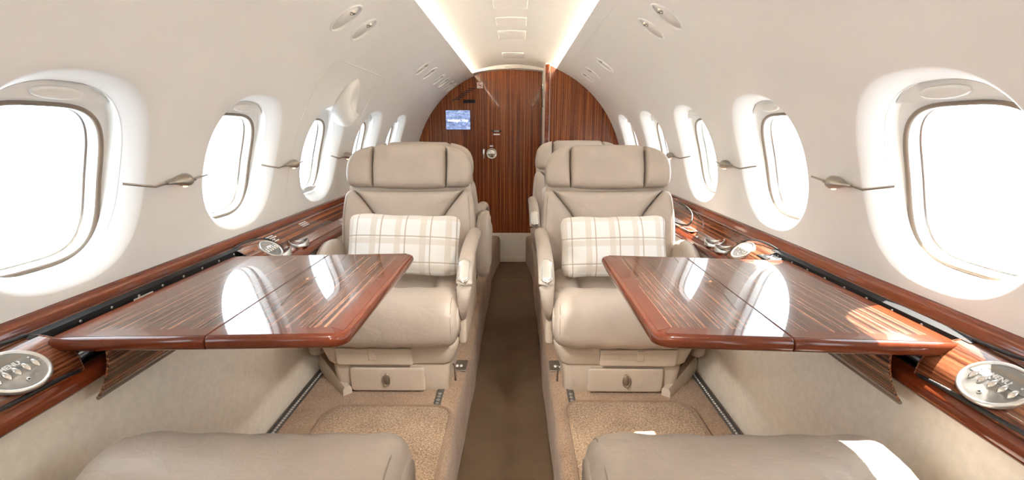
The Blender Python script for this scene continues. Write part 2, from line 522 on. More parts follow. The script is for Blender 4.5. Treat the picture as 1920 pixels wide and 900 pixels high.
FLARE = [(FL_A + (OPEN_A - FL_A) * t, FL_B + (OPEN_B - FL_B) * t, 2.45 + (OPEN_E - 2.45) * t, FL_D * (t ** 1.35), OSO * t) for t in (0, .08, .18, .3, .42, .55, .68, .8, .9, 1.0)]
Y_AFT, Y_FWD = -1.5, 4.6
for sg in (-1, 1):
    V, Fs = [], []
    b = [WINS[0] - .3225] + [w + .3225 for w in WINS]
    cell_plain(V, Fs, sg, Y_AFT, b[0], -0.03, S_MID, 2, 32)
    for i, w in enumerate(WINS): cell_hole(V, Fs, sg, b[i], b[i + 1], -0.03, S_MID, w, S0, FLARE)
    cell_plain(V, Fs, sg, b[-1], Y_FWD, -0.03, S_MID, 6, 32)
    ov = OVALS[sg]; yprev = Y_AFT
    for i, (oy, oa, ob) in enumerate(ov):
        lo = oy - 0.07; hi = oy + 0.07
        if lo > yprev: cell_plain(V, Fs, sg, yprev, lo, S_MID, S_TOP, max(1, int((lo - yprev) / .2)), 32)
        else: lo = yprev
        if i + 1 < len(ov): hi = min(hi, (oy + ov[i + 1][0]) / 2)
        cell_hole(V, Fs, sg, lo, hi, S_MID, S_TOP, oy, S_OV,
                  [(ob + .006, oa + .006, 2, 0), (ob + .004, oa + .004, 2, -0.004), (ob + .001, oa + .001, 2, -0.0045), (ob - .001, oa - .001, 2, -.002), (ob * .97, oa * .97, 2, .006)], 48)
        yprev = hi
    cell_plain(V, Fs, sg, yprev, Y_FWD, S_MID, S_TOP, 4, 32)
    # lip of the cove: return edge
    st = len(V)
    for i in range(31):
        y = Y_AFT + (Y_FWD - Y_AFT) * i / 30
        for (dx, dz) in ((0, 0), (0.004, 0.008), (0.012, 0.010)):
            p = cyl(sg, y, S_TOP); V.append(p + Vector((sg * dx, 0, dz)))
    for i in range(30):
        for j in range(2):
            a = st + i * 3 + j
            Fs.append((a, a + 1, a + 4, a + 3))
    o = mesh_obj('wall_left' if sg < 0 else 'wall_right', V, Fs, M_wall, None, True, weld=True, sharp=50)
    struct(o, 'curved cream sidewall on the %s with oval window openings' % ('left' if sg < 0 else 'right'), 'wall')

# outer hull sheet behind the liner stops light from leaking at the seams, with window holes wider than the panes
for sg in (-1, 1):
    V, Fs = [], []
    b = [WINS[0] - .3225] + [w + .3225 for w in WINS]
    def push(fn, *a):
        n0 = len(V); fn(V, Fs, sg, *a)
        for i in range(n0, len(V)):
            p = V[i]; q = Vector((p.x, 0, p.z - ZC)); q = q.normalized() * (RC + 0.112)
            V[i] = Vector((q.x, p.y, ZC + q.z))
    push(cell_plain, Y_AFT, b[0], -0.8, S_MID, 2, 32)
    for i, w in enumerate(WINS):
        push(cell_hole, b[i], b[i + 1], -0.03, S_MID, w, S0, [(.165, .163, 3.6, 0, -.0355)])
    push(cell_plain, b[0], b[-1], -0.8, -0.03, 8, 12)
    push(cell_plain, b[-1], Y_FWD, -0.8, S_MID, 4, 16)
    push(cell_plain, Y_AFT, Y_FWD, S_MID, RC * math.pi / 2, 8, 16)
    o = mesh_obj('trim_hull_' + ('left' if sg < 0 else 'right'), V, Fs, M_alu, None, True, weld=True)
    struct(o, 'metal outer skin of the cabin behind the %s liner' % ('left' if sg < 0 else 'right'), 'hull')

# ---------------------------------------------------------------- windows
def ring_cyl(sg, w, a, b_, e, depth, n=64):
    return [cyl(sg, w + p[0], S0 + p[1], RC + depth) for p in sup(n, a, b_, e)]
ORD = ['first', 'second', 'third', 'fourth', 'fifth']
wi = 0
for sg in (-1, 1):
    side = 'left' if sg < 0 else 'right'
    for w in WINS:
        wi += 1
        inview = WINS[3:]
        if w in inview: lab = '%s oval cabin window from the camera in the %s wall' % (ORD[inview.index(w)], side)
        else: lab = '%s oval cabin window behind the camera in the %s wall' % (['farthest', 'second', 'nearest'][WINS.index(w)], side)
        e = bpy.data.objects.new('window_%d' % wi, None); e.empty_display_size = .05
        e.location = cyl(sg, w, S0); link(e)
        struct(e, lab, 'window')
        off = e.location.copy()
        def loc(rings): return [[p - off for p in r] for r in rings]
        SO = -.0355                      # the pane sits low in the recess, under the shade
        def rg(a, b_, e_, d, so=SO): return [cyl(sg, w + p[0], S0 + so + p[1], RC + d) - off for p in sup(64, a, b_, e_)]
        loft('window_frame', [rg(OPEN_A, OPEN_B, OPEN_E, FL_D - .001, OSO), rg(OPEN_A - .0005, OPEN_B - .0005, OPEN_E, FL_D + .003, OSO),
              rg(OPEN_A - .001, OPEN_B - .001, 2.6, .060, OSO), rg(.174, .187, 2.9, .068, -.012), rg(.171, .175, 3.1, .0715, -.026), rg(.1685, .166, 3.3, .072)], M_trimw, e, caps=False, sharp=60)
        loft('gasket', [rg(.169, .1665, 3.3, .073), rg(.1675, .165, 3.3, .069), rg(.1605, .158, 3.4, .0695), rg(.159, .1565, 3.4, .075)], M_gasket, e, caps=False)
        loft('pane_frame', [rg(.1595, .157, 3.4, .074), rg(.157, .155, 3.5, .078), rg(.155, .153, 3.6, .092), rg(.154, .152, 3.6, .106)], M_trimw, e, caps=False)
        loft('outer_seal', [rg(.155, .153, 3.6, .096), rg(.152, .150, 3.6, .097), rg(.150, .148, 3.6, .106), rg(.153, .151, 3.6, .109)], M_steel, e, caps=False)
        # pane
        Vp = []; Fp = []
        for k in range(5):
            s_ = 1 - k / 5
            Vp += [p - off for p in [cyl(sg, w + q[0] * s_, S0 + SO + q[1] * s_, RC + .101) for q in sup(48, .1525, .1505, 3.6)]]
        Vp.append(cyl(sg, w, S0 + SO, RC + .101) - off)
        for k in range(4):
            for j in range(48):
                Fp.append((k * 48 + j, k * 48 + (j + 1) % 48, (k + 1) * 48 + (j + 1) % 48, (k + 1) * 48 + j))
        for j in range(48): Fp.append((4 * 48 + j, 4 * 48 + (j + 1) % 48, 5 * 48))
        mesh_obj('pane', Vp, Fp, M_glass, e)
        # shade: pulled up into the top of the recess (pushed down on the exit window)
        exitw = (sg < 0 and w == 2.245)
        flip = -1 if exitw else 1
        edge = 0.142 if not exitw else 0.172
        Vs, Fss = [], []
        A, B, E = OPEN_A - .003, OPEN_B - .003 + OSO * flip, 2.5
        nu, nv = 24, 6
        for lay, dp in ((0, .050), (1, .054)):
            for j in range(nv + 1):
                v = edge + (B - .004 - edge) * j / nv
                hw = A * (1 - (v / B) ** E) ** (1 / E)
                for i in range(nu + 1):
                    u = -hw + 2 * hw * i / nu
                    Vs.append(cyl(sg, w + u, S0 + flip * v, RC + dp) - off)
        st = (nu + 1) * (nv + 1)
        for lay in (0, 1):
            for j in range(nv):
                for i in range(nu):
                    a = lay * st + j * (nu + 1) + i
                    Fss.append((a, a + 1, a + nu + 2, a + nu + 1))
        for i in range(nu): Fss.append((i, i + 1, st + i + 1, st + i))
        sh = mesh_obj('shade', Vs, Fss, M_trimw, e, True, sharp=40)
        # finger grip: shallow oval dish with a proud rim
        rings = []
        for (a, b_, d) in ((.056, .0130, .0505), (.054, .0120, .045), (.046, .009, .0435), (.034, .006, .0445), (.010, .002, .0455)):
            rings.append([cyl(sg, w + q[0], S0 + flip * (edge + .016 if not exitw else edge + .006) + q[1], RC + d) - off for q in sup(28, a, b_, 2.2)])
        loft('shade_handle', rings, M_trimw, sh)

# ---------------------------------------------------------------- ceiling
def ceil_z(x): return 1.800 - 0.45 * x * x
prof = [(-.44 + .88 * i / 24, ceil_z(-.44 + .88 * i / 24)) for i in range(25)]
ce = strip_y('ceiling', prof, Y_AFT, 4.42, M_ceil, None, 12, sharp=None)
struct(ce, 'cream arched ceiling panel between two glowing light coves', 'ceiling')
V = []; Fs = []
n = 17
for j in range(n):
    x = -.42 + .84 * j / (n - 1)
    V += [(x, 4.40, ceil_z(x) + .03), (x, 4.40, 1.768 - .10 * x * x * 3.0), (x, 4.62, 1.766 - .10 * x * x * 3.0)]
for j in range(n - 1):
    a = j * 3
    Fs += [(a, a + 1, a + 4, a + 3), (a + 1, a + 2, a + 5, a + 4)]
struct(mesh_obj('trim_1', V, Fs, M_ceil, None, True, sharp=40), 'narrow cream valance stepping down above the cabin door', 'trim')
for k, (y0, y1, hx) in enumerate([(2.10, 2.42, .078), (2.61, 2.79, .080), (2.94, 3.18, .082), (3.73, 3.98, .082)]):
    labs = ['nearest rectangular hatch in the ceiling, cut by the top of the picture', 'second rectangular hatch from the camera in the ceiling panel', 'third rectangular hatch from the camera in the ceiling panel', 'small rectangular hatch in the ceiling closest to the cabin door']
    V = []; Fs = []
    nx = 8
    pts = [(x, y) for (x, y) in dense(rrect(hx, (y1 - y0) / 2, .008, 3, (.007, (y0 + y1) / 2)), .03)]
    rings = [[(p[0], p[1], ceil_z(p[0]) + .002) for p in pts], [(p[0], p[1], ceil_z(p[0]) - .003) for p in pts],
             [(.007 + (p[0] - .007) * .975, (y0 + y1) / 2 + (p[1] - (y0 + y1) / 2) * .985, ceil_z(p[0]) - .0045) for p in pts]]
    tag(loft('ceiling_hatch', rings, M_ceil, None, sharp=30), labs[k], 'hatch', 'ceiling hatches')
tag(box('ceiling_latch', -.075, .085, 4.385, 4.40, 1.772, 1.788, M_ceil, None, .004), 'slim raised tab on the valance above the cabin door', 'latch')
k = 0
for sg in (-1, 1):
    for (y0, y1) in ((-1.4, 2.96), (3.02, 4.38)):
        prof = [(sg * .372, 1.722), (sg * .392, 1.716), (sg * .398, 1.724), (sg * .378, 1.731)]
        o = strip_y('cove_light', prof, y0, y1, M_cove, None, 1, None, True)
        tag(o, '%s warm light strip hidden in the %s ceiling cove' % ('long near' if y0 < 0 else 'short far', 'left' if sg < 0 else 'right'), 'light strip', 'cove lights')
    V = [(sg * .40, Y_AFT, 1.69), (sg * .40, 4.62, 1.69), (sg * .44, 4.62, 1.80), (sg * .44, Y_AFT, 1.80)]
    struct(mesh_obj('trim_%d' % (2 if sg < 0 else 3), V, [(0, 1, 2, 3)], M_ceil), 'cream back of the %s ceiling light cove' % ('left' if sg < 0 else 'right'), 'trim')

# ---------------------------------------------------------------- floor
ZF = 0.26
def edge_x(y): return 0.172 if y < 3.95 else 0.172 - (y - 3.95) / .55 * .05
for sg in (-1, 1):
    prof = [(.93, ZF), (.60, ZF), (.40, ZF), (0.035, ZF), (.015, ZF - .006), (.004, ZF - .02), (0, ZF - .045), (0.0, .12), (0, -.03)]
    def yf(p, y, sg=sg):
        ex = edge_x(y)
        return (sg * (p[0] if p[0] > .3 else ex + p[0] + .004 * math.sin(y * 5) + .002 * math.sin(y * 17)), p[1])
    o = strip_y('floor_left' if sg < 0 else 'floor_right', prof, Y_AFT, 4.6, M_carpet, None, 60, 60, False, yf)
    struct(o, 'raised tan carpeted floor on the %s of the sunken aisle' % ('left' if sg < 0 else 'right'), 'floor')
o = strip_y('floor', [(-.2, -.004), (.2, -.004)], Y_AFT, 4.6, M_runner)
struct(o, 'bottom of the sunken aisle', 'floor')
tag(box('aisle_runner', -.171, .171, Y_AFT, 3.955, -.003, .004, M_runner, None, .002), 'long dark brown woven runner down the aisle', 'carpet')
tag(box('aisle_runner', -.150, .150, 3.965, 4.49, -.003, .003, M_runner, None, .002), 'short dark brown woven runner before the cabin door step', 'carpet')

# lower sidewalls
for sg in (-1, 1):
    prof = [(sg * .80, .80), (sg * .797, .70), (sg * .793, .55), (sg * .79, .40), (sg * .793, .25)]
    o = strip_y('wall_lower_left' if sg < 0 else 'wall_lower_right', prof, Y_AFT, 4.6, M_panel, None, 4, None)
    struct(o, 'cream lower side panel under the %s wooden ledge' % ('left' if sg < 0 else 'right'), 'wall')
# aft closing wall, behind the camera
V = [(-.95, Y_AFT, -.05), (.95, Y_AFT, -.05), (.95, Y_AFT, 1.9), (-.95, Y_AFT, 1.9)]
struct(mesh_obj('wall_back', V, [(0, 1, 2, 3)], M_wall, None, False), 'cream aft cabin wall behind the camera', 'wall')

# ---------------------------------------------------------------- forward bulkhead and door
V = [(-1.1, 4.62, -.05), (1.1, 4.62, -.05), (1.1, 4.62, 2.0), (-1.1, 4.62, 2.0)]  # unseen plate added to stop outside light leaking past the door
struct(mesh_obj('wall_front', V, [(0, 1, 2, 3)], M_alu, None, False), 'metal plate added beyond the wooden bulkhead to block outside light', 'wall')
def slab(name, outline, y, th, mat, parent=None, bev=.003):
    n = len(outline); V = []; 
    V += [(p[0], y, p[1]) for p in outline]; V += [(p[0], y + th, p[1]) for p in outline]
    Fs = [tuple(range(n)), tuple(range(2 * n - 1, n - 1, -1))] + [(j, (j + 1) % n, n + (j + 1) % n, n + j) for j in range(n)]
    o = mesh_obj(name, V, Fs, mat, parent, False)
    return o
def arc_pts(x0, x1, r, n=24):
    return [(x0 + (x1 - x0) * i / n, ZC + math.sqrt(max(0, r * r - (x0 + (x1 - x0) * i / n) ** 2))) for i in range(n + 1)]
left = [(-.266, .20), (-.266, 1.75)] + [(-.266 - .63 * i / 30, ZC + math.sqrt(max(0, .905 ** 2 - (.266 + .63 * i / 30) ** 2))) for i in range(31)] + [(-.90, .20)]
o = slab('wall_front_left', left, 4.50, .03, M_blk_z)
struct(o, 'glossy striped wood bulkhead left of the cabin door', 'wall')
dr = [(-.262, .275), (.255, .275), (.255, 1.752)] + [(.255 - .517 * i / 12, 1.768 - .26 * (.255 - .517 * i / 12) ** 2) for i in range(1, 13)]
e = bpy.data.objects.new('door_1', None); e.location = (0, 4.50, .275); link(e)
struct(e, 'tall glossy striped wooden cabin door at the end of the aisle', 'door')
d0 = slab('door_leaf', [(p[0], p[1] - .275) for p in dr], 0.0, .03, M_blk_z, e)
box('hinge_rail', -.2665, -.2605, -.006, .004, .0, 1.47, M_red_x, e, .002)
box('hinge', -.276, -.262, -.008, .002, .71, .80, M_chrome, e, .002)
rings = []
for (r, y) in ((.050, 0), (.050, -.006), (.046, -.010), (.042, -.010), (.040, -.004), (.030, -.012), (.014, -.016), (.002, -.017)):
    rings.append([(-.196 + r * math.cos(2 * math.pi * j / 32), y, .758 + r * math.sin(2 * math.pi * j / 32)) for j in range(32)])
kn = loft('door_knob', rings, M_chrome, e)
box('knob_bar', -.236, -.156, -.022, -.008, .752, .764, M_chrome, kn, .004)
box('label_strip', -.214, -.182, -.002, 0, .820, .834, M_whitep, e)
cp = box('counter_strip', -.196, -.104, -.003, 0, .953, .968, M_black, e)
text_obj('counter_digits', '1234567', .014, M_whitep, cp, Matrix.Translation((-.150, -.0035, .9605)) @ Euler((math.pi / 2, 0, 0)).to_matrix().to_4x4())
box('label_strip', -.178, -.120, -.002, 0, .926, .938, M_whitep, e)
# right-hand partition stands nearer
right = [(.272, .20), (.272, 1.745)] + [(.272 + .624 * i / 30, ZC + math.sqrt(max(0, .905 ** 2 - (.272 + .624 * i / 30) ** 2))) for i in range(31)] + [(.90, .20)]
o = slab('wall_front_right', right[::-1], 4.0, .03, M_blk_z)
struct(o, 'glossy striped wood partition right of the cabin door, nearer than it', 'wall')
box('edge_post', .262, .296, 3.985, 4.035, .20, 1.752, M_red_x, o, .010, 3)
box('edge_trim', .2955, .2985, 3.990, 4.0, .20, 1.74, M_steel, o, .001)
o = box('wall_front_return', .266, .290, 4.035, 4.50, .20, 1.77, M_panel)
struct(o, 'narrow beige return wall between the right partition and the door', 'wall')
box('door_latch', .252, .268, 4.30, 4.36, 1.58, 1.66, M_chrome, o, .006)
box('switch', .258, .267, 4.28, 4.38, 1.44, 1.50, M_chrome, o, .004)
# step
st = [(-.205, .285), (.205, .285), (.20, .20), (.165, .10), (.135, .0), (-.135, .0), (-.165, .10), (-.20, .20)]
o = slab('door_step', st, 4.485, .03, M_panel)
box('kick_strip', -.136, .136, 4.478, 4.486, .0, .055, M_panel, o, .003)
tag(o, 'beige covered step below the cabin door', 'step')
# items on the left bulkhead
mo = thing('monitor', 'small blue moving map screen on the left wooden bulkhead', 'screen', (-.499, 4.5, 1.335))
box('bezel', -.115, .115, -.008, .0, -.089, .089, M_black, mo, .003)
sc_ = box('display', -.110, .110, -.0095, -.007, -.0845, .0845, M_screen, mo)
for body, x in (('Iwebugst', -.036), ('Hop', .062)):
    text_obj('caption', body, .032, M_scrtext, sc_, Matrix.Translation((x, -.0105, -.004)) @ Euler((math.pi / 2, 0, 0)).to_matrix().to_4x4())
pl = thing('no_smoking_placard', 'small white no smoking placard beside the top of the door', 'sign', (-.297, 4.5, 1.637))
box('plate', -.026, .026, -.004, 0, -.026, .026, M_whitep, pl, .002)
rings = []
for (r, y) in ((.020, -.0042), (.020, -.006), (.0172, -.006), (.0172, -.0042)):
    rings.append([(r * math.cos(2 * math.pi * j / 28), y, r * math.sin(2 * math.pi * j / 28)) for j in range(28)])
loft('red_ring', rings, M_redp, pl, caps=False)
box('cigarette', -.011, .011, -.0058, -.004, -.003, .003, M_black, pl)
box('red_bar', -.018, .018, -.0066, -.005, -.0025, .0025, M_redp, pl, xf=Euler((0, R_(45), 0)).to_matrix().to_4x4())
vt = thing('speaker_vent', 'staggered black slots of a vent in the left wooden bulkhead', 'vent', (-.44, 4.5, 1.555))
for i in range(7):
    x = -.072 + i * .0235; z = -.040 + i * .0155
    box('slot', x - .030, x + .034, -.003, 0, z - .0042, z + .0042, M_black, vt)
tag(box('call_panel', -.449, -.341, 4.493, 4.5, 1.484, 1.512, M_black, None, .002), 'narrow black indicator panel on the left wooden bulkhead above the screen', 'panel')
tag(box('camera_hole', -.546, -.534, 4.496, 4.5, 1.497, 1.509, M_black, None, .003), 'tiny black sensor hole in the left wooden bulkhead', 'sensor')

# ---------------------------------------------------------------- side ledges
def P_ledge(sg, pts): return [(sg * p[0], p[1]) for p in pts]
Y_P0, Y_P1 = 0.825, 1.475          # table pocket
for sg in (-1, 1):
    side = 'left' if sg < 0 else 'right'
    ye = 4.49 if sg < 0 else 3.985
    L0 = thing('side_ledge', 'long glossy striped wood ledge along the %s wall' % side, 'ledge', (0, 0, 0), group='side ledges')
    strip_y('rim', P_ledge(sg, [(.905, .898), (.897, .897), (.889, .890), (.885, .878), (.884, .868), (.880, .864)]), Y_AFT, ye, M_red_y, L0, 2, 60)
    strip_y('rim_bead', P_ledge(sg, [(.885, .868), (.880, .869), (.876, .866), (.873, .861), (.873, .855)]), Y_AFT, ye, M_ledge_y, L0, 2, 60)
    up = [(.876, .866), (.868, .855), (.856, .838), (.845, .823), (.838, .8135)]
    shelf = [(.838, .8135), (.832, .811), (.81, .8025), (.79, .797)]
    for (a, b2) in ((Y_AFT, 0.46), (1.66, ye)):
        strip_y('upper_panel', P_ledge(sg, up), a, b2, M_ledge_y, L0, 2, 60)
        strip_y('shelf', P_ledge(sg, shelf), a, b2, M_ledge_y, L0, 2, 60)
    fr = [(.800, .800), (.793, .8035), (.786, .801), (.781, .796), (.774, .793), (.770, .786), (.769, .776), (.772, .768), (.782, .764), (.802, .764)]
    strip_y('front_rim', P_ledge(sg, fr), Y_AFT, ye, M_red_y, L0, 2, 60)
    strip_y('front_bead', P_ledge(sg, [(.7935, .8035), (.7905, .8055), (.7875, .8035)]), 1.66, ye, M_red_x, L0, 1, 60)
    # black hinge track and pocket trough
    tr = strip_y('hinge_track', P_ledge(sg, [(.874, .870), (.8565, .8665), (.854, .852), (.852, .845)]), Y_P0 - .015, Y_P1 + .03, M_black, L0, 1, 30)
    for k in range(9):
        y = Y_P0 + .01 + k * .078
        rings = []
        for (r, d) in ((.0036, 0), (.0034, .0012), (.001, .0016)):
            rings.append([(sg * (.8548 - d), y + r * math.cos(2 * math.pi * j / 10), .8585 + r * math.sin(2 * math.pi * j / 10)) for j in range(10)])
        loft('screw', rings, M_steel, tr)
    strip_y('pocket', P_ledge(sg, [(.853, .848), (.850, .78), (.842, .745), (.806, .745), (.800, .79), (.793, .802)]), Y_P0 - .01, Y_P1 + .02, M_black, L0, 1, 30)
    for y in (Y_P0 - .008, Y_P1 + .018):
        mesh_obj('pocket_end', [(sg * .853, y, .848), (sg * .85, y, .745), (sg * .80, y, .745), (sg * .793, y, .80)], [(0, 1, 2, 3)], M_black, L0, False)
    # wooden end caps bulging over the slope, near and far
    for (a, b2, nm) in ((.46, Y_P0, 'near'), (Y_P1 + .005, 1.66, 'far')):
        cap = []
        for i in range(13):
            t = i / 12
            x = .872 + (.781 - .872) * t; z = .868 + (.798 - .868) * t
            bulge = .016 * math.sin(math.pi * t) ** .8
            cap.append((x - .61 * bulge * -1 * -1, z + .79 * bulge))
        rings = []
        for i in range(13):
            y = a + (b2 - a) * i / 12
            rings.append([(sg * p[0], y + (.012 * (math.sin(math.pi * j / 12)) if (nm == 'near' and i == 12) else (-.010 * math.sin(math.pi * j / 12) if (nm == 'far' and i == 0) else 0)), p[1]) for j, p in enumerate(cap)])
        loft('end_cap', rings, M_ledge_y, L0, closed=False)
        ee = rings[-1] if nm == 'near' else rings[0]
        tube('cap_edge', [(p[0], p[1], p[2]) for p in ee], .0016, M_black if nm == 'far' else M_ledge_y, L0, 6)
        ff = rings[0] if nm == 'near' else rings[-1]
    # cords round the near cap
    Yd = .735 if sg < 0 else .712
    tube('cord', smooth_path([(sg * .7845, Y_P0 - .006, .799), (sg * .7835, Yd + .04, .8035), (sg * .7845, Yd - .04, .8050), (sg * .790, Yd - .12, .809), (sg * .805, Yd - .2, .822)]), .0040, M_cord, L0)
    tube('cord', smooth_path([(sg * .868, Y_P0 - .008, .871), (sg * .867, Yd + .04, .874), (sg * .862, Yd - .0, .880), (sg * .850, Yd - .08, .886)]), .0034, M_cord, L0)
    tube('cord', smooth_path([(sg * .872, 1.49, .870), (sg * .868, 1.55, .876), (sg * .858, 1.61, .874), (sg * .84, 1.655, .862), (sg * .81, 1.668, .834), (sg * .79, 1.665, .808)]), .0028, M_cord, L0)
    # flap that swings out to let the table rise
    fp = [(.790, .806), (.740, .838), (.726, .840), (.727, .822), (.731, .800), (.740, .775), (.751, .754), (.760, .741)]
    fp2 = smooth_path([(p[0], p[1], 0) for p in fp[2:]], 4)
    outl = [(p.x, p.y) for p in fp2]
    inner = [(p[0] + .0045, p[1] + .0015) for p in outl]
    flap = strip_y('table_flap', P_ledge(sg, outl + inner[::-1]), .822, 1.455, M_ven_y, L0, 1, 40, True)
    box('flap_arm', sg * .730, sg * .800, 1.10, 1.13, .812, .818, M_alu, flap)
    tube('flap_edge', [(sg * .7615, .820, .7405), (sg * .7615, 1.457, .7405)], .0036, M_gasket, flap, 8)
    tube('gas_strut', [(sg * .835, .842, .795), (sg * .825, 1.05, .825)], .0085, M_alu, L0, 12)
    tube('strut_rod', [(sg * .838, .80, .786), (sg * .835, .845, .795)], .004, M_steel, L0, 8)
    # placard on the track
    pl = box('placard', sg * .8515, sg * .8535, 1.05, 1.11, .8475, .8565, M_whitep, L0)
    if sg < 0:
        for gi, (gy, gz, rows, nn) in enumerate(((1.66, .8635, 4, 9), (1.955, .865, 3, 8))):
            V = []; Fs = []
            for r in range(rows):
                shift = (.012 if r in (1,) else (-.012 if r == 2 else 0)) if gi == 0 else 0
                for c in range(nn):
                    t = .10 + r * .12
                    x = .876 - t * .038; z = .866 - t * .0525
                    y = gy + c * .0085 + shift + r * .006
                    b0 = len(V)
                    for (dy, dt) in ((0, 0), (.006, 0), (.006, .07), (0, .07)):
                        tt = t + dt
                        V.append((-(.876 - tt * .038) + .0016, y + dy, .866 - tt * .0525 + .0012))
                    Fs.append((b0, b0 + 1, b0 + 2, b0 + 3))
            tag(mesh_obj('speaker_grille', V, Fs, M_whitep, L0, False), kind='stuff')  # dashes coloured white for light reflecting in the speaker slots

# right ledge: black mechanism plate past the far end of the table, placard, strap loop
mp = thing('table_mechanism', 'black hinge mechanism with white label behind the far right table corner', 'mechanism', (.83, 1.45, .855))
box('plate', -.03, .022, -.035, .035, -.004, .002, M_black, mp, .002)
box('label', -.012, .002, -.020, .006, .002, .003, M_whitep, mp)
tube('lever', [(-.028, -.03, .004), (.006, .005, .006), (.020, .010, .007)], .0018, M_chrome, mp, 6)
for (x, y) in ((.015, .028), (-.018, .024), (.017, -.02)):
    loft('screw', [[(x + r * math.cos(j * math.pi / 5), y + r * math.sin(j * math.pi / 5), z) for j in range(10)] for r, z in ((.004, .002), (.0035, .0035), (.001, .004))], M_steel, mp)
stp = thing('cable_loop', 'thin black cable loop standing on the right ledge beside the seat back', 'cable', (.835, 2.2, .82))
tube('cable', smooth_path([(.03, .22, .062), (.024, .10, .060), (.005, -.02, .050), (-.012, -.07, .025), (-.025, -.06, .004), (-.040, .02, -.004), (-.045, .16, -.006)]), .0042, M_cord, stp)
pd = box('ledge_placard', .79, .832, 2.06, 2.16, .8085, .8105, M_ledge_y, None, .0005)
tag(pd, 'thin white outlined placard on the right ledge beside the seat', 'placard')
for (x0, x1, y0, y1) in ((.791, .831, 2.060, 2.063), (.791, .831, 2.157, 2.160), (.791, .7935, 2.06, 2.16), (.8285, .831, 2.06, 2.16)):
    box('outline', x0, x1, y0, y1, .8105, .8112, M_whitep, pd)

# ---------------------------------------------------------------- control panels
def control_panel(sg, yc, label, mirror=1, sc=1.0):
    # frame on the ledge slope: u toward +Y, v up the slope (toward the wall), n out of it
    th = math.atan2(.868 - .798, .872 - .781)
    t = thing('control_panel', label, 'control panel', group='round control panels')
    n = Vector((-sg * math.sin(th), 0, math.cos(th))); v = Vector((sg * math.cos(th), 0, math.sin(th)))
    u = v.cross(n)
    o = Vector((sg * (.8265 - .010), yc, .8335 + .0125)) - v * .007
    m = Matrix((u, v, n)).transposed().to_4x4(); m.translation = o
    t.matrix_world = m
    def disc(name, prof, mat, parent, asp=1.16, seg=48, cx=0, cy=0):
        rings = [[(cx + r * asp * math.cos(2 * math.pi * j / seg), cy + r * math.sin(2 * math.pi * j / seg), z) for j in range(seg)] for r, z in prof]
        return loft(name, rings, mat, parent, sharp=50)
    k = .0455 * sc
    disc('bezel', [(k, -.004), (k, .0015), (k * .985, .003), (k * .94, .0038), (k * .89, .0034), (k * .865, .0018), (k * .855, .0012)], M_silver, t)
    disc('faceplate', [(k * .86, -.003), (k * .86, .0012), (k * .3, .0012)], M_silver, t)
    seg = 40; pts = []
    for j in range(seg + 1):
        a = math.pi * (.02 + .96 * j / seg)
        pts.append((k * .83 * 1.16 * math.cos(a), k * .83 * math.sin(a)))
    poly = pts
    V = [(p[0], p[1] + .0, .0014) for p in poly] + [(p[0], p[1], .0022) for p in poly]
    nn = len(poly)
    disp = mesh_obj('display', V, [tuple(range(nn - 1, -1, -1)), tuple(range(nn, 2 * nn))] + [(j, (j + 1) % nn, nn + (j + 1) % nn, nn + j) for j in range(nn)], M_grey, t, False)
    box('readout', -k * .62, k * .62, k * .42, k * .60, .0022, .0026, M_lcd, disp)
    # orientation of print: readable from the seat that faces it
    rz = 0 if True else math.pi
    text_obj('menu_print', 'MENU', k * .26, M_whitep, disp, Matrix.Translation((0, k * .24, .0024)))
    for i in range(5):
        x = (i - 2) * k * .36; y = -k * .05
        rings = []
        for q in range(7):
            a = math.pi / 2 * q / 6
            rings.append([(x + k * .105 * math.cos(a) * math.cos(2 * math.pi * j / 16), y + k * .23 * math.cos(a) * math.sin(2 * math.pi * j / 16), .001 + .0045 * math.sin(a)) for j in range(16)])
        loft('button', rings, M_chrome, t)
        if i != 2:
            loft('mark', [[(x + k * .035 * math.cos(j * math.pi / 4), y + k * .33 + k * .035 * math.sin(j * math.pi / 4), z) for j in range(8)] for z in (.0022, .0026)], M_whitep, disp)
    j_ = disc('jack', [(k * .075, .001), (k * .075, .0025), (k * .045, .003), (k * .035, .0015)], M_steel, t, 1.0, 20, 0, -k * .55)
    disc('jack_hole', [(k * .035, .0012), (k * .035, .0022), (k * .01, .0022)], M_black, j_, 1.0, 14, 0, -k * .55)
    return t
control_panel(-1, .735, 'round silver control panel reading MENU on the near left ledge')
control_panel(1, .712, 'round silver control panel reading MENU on the near right ledge')
control_panel(-1, 1.605, 'round silver control panel on the left ledge beyond the table', sc=.9)
control_panel(1, 1.60, 'round silver control panel on the right ledge beyond the table', sc=.9)

# ---------------------------------------------------------------- cup holders
def cup_holder(loc, label, ph):
    t = thing('cup_holder', label, 'cup holder', loc, (0, 0, ph), 'steel cup holders')
    n = 48; rings = []
    for (r, top, dz) in ((.0395, 0, 0), (.0395, 1, 0), (.0385, 1, .0012), (.0365, 1, .0012), (.0355, 1, 0), (.0355, 0, 0)):
        ring = []
        for j in range(n):
            a = 2 * math.pi * j / n
            h = .016 + .0065 * math.cos(2 * a) + .003 * math.cos(a)
            k = 1 - .05 * math.cos(2 * a)
            ring.append((r * k * math.cos(a), r * k * math.sin(a), (h + dz) if top else .0))
        rings.append(ring)
    loft('ring', rings, M_steel, t, caps=False)
    loft('liner', [[(r * math.cos(2 * math.pi * j / n), r * math.sin(2 * math.pi * j / n), z) for j in range(n)] for r, z in ((.0354, .001), (.034, .0006), (.02, .0006), (.002, .0006))], M_black, t)
cup_holder((-.812, 1.815, .804), 'steel cup holder on the left ledge nearer the seat', 0.4)
cup_holder((-.812, 1.665, .8045), 'steel cup holder on the left ledge half hidden by the table', 0.4)
cup_holder((.812, 1.835, .804), 'steel cup holder on the right ledge nearer the seat', -0.4)
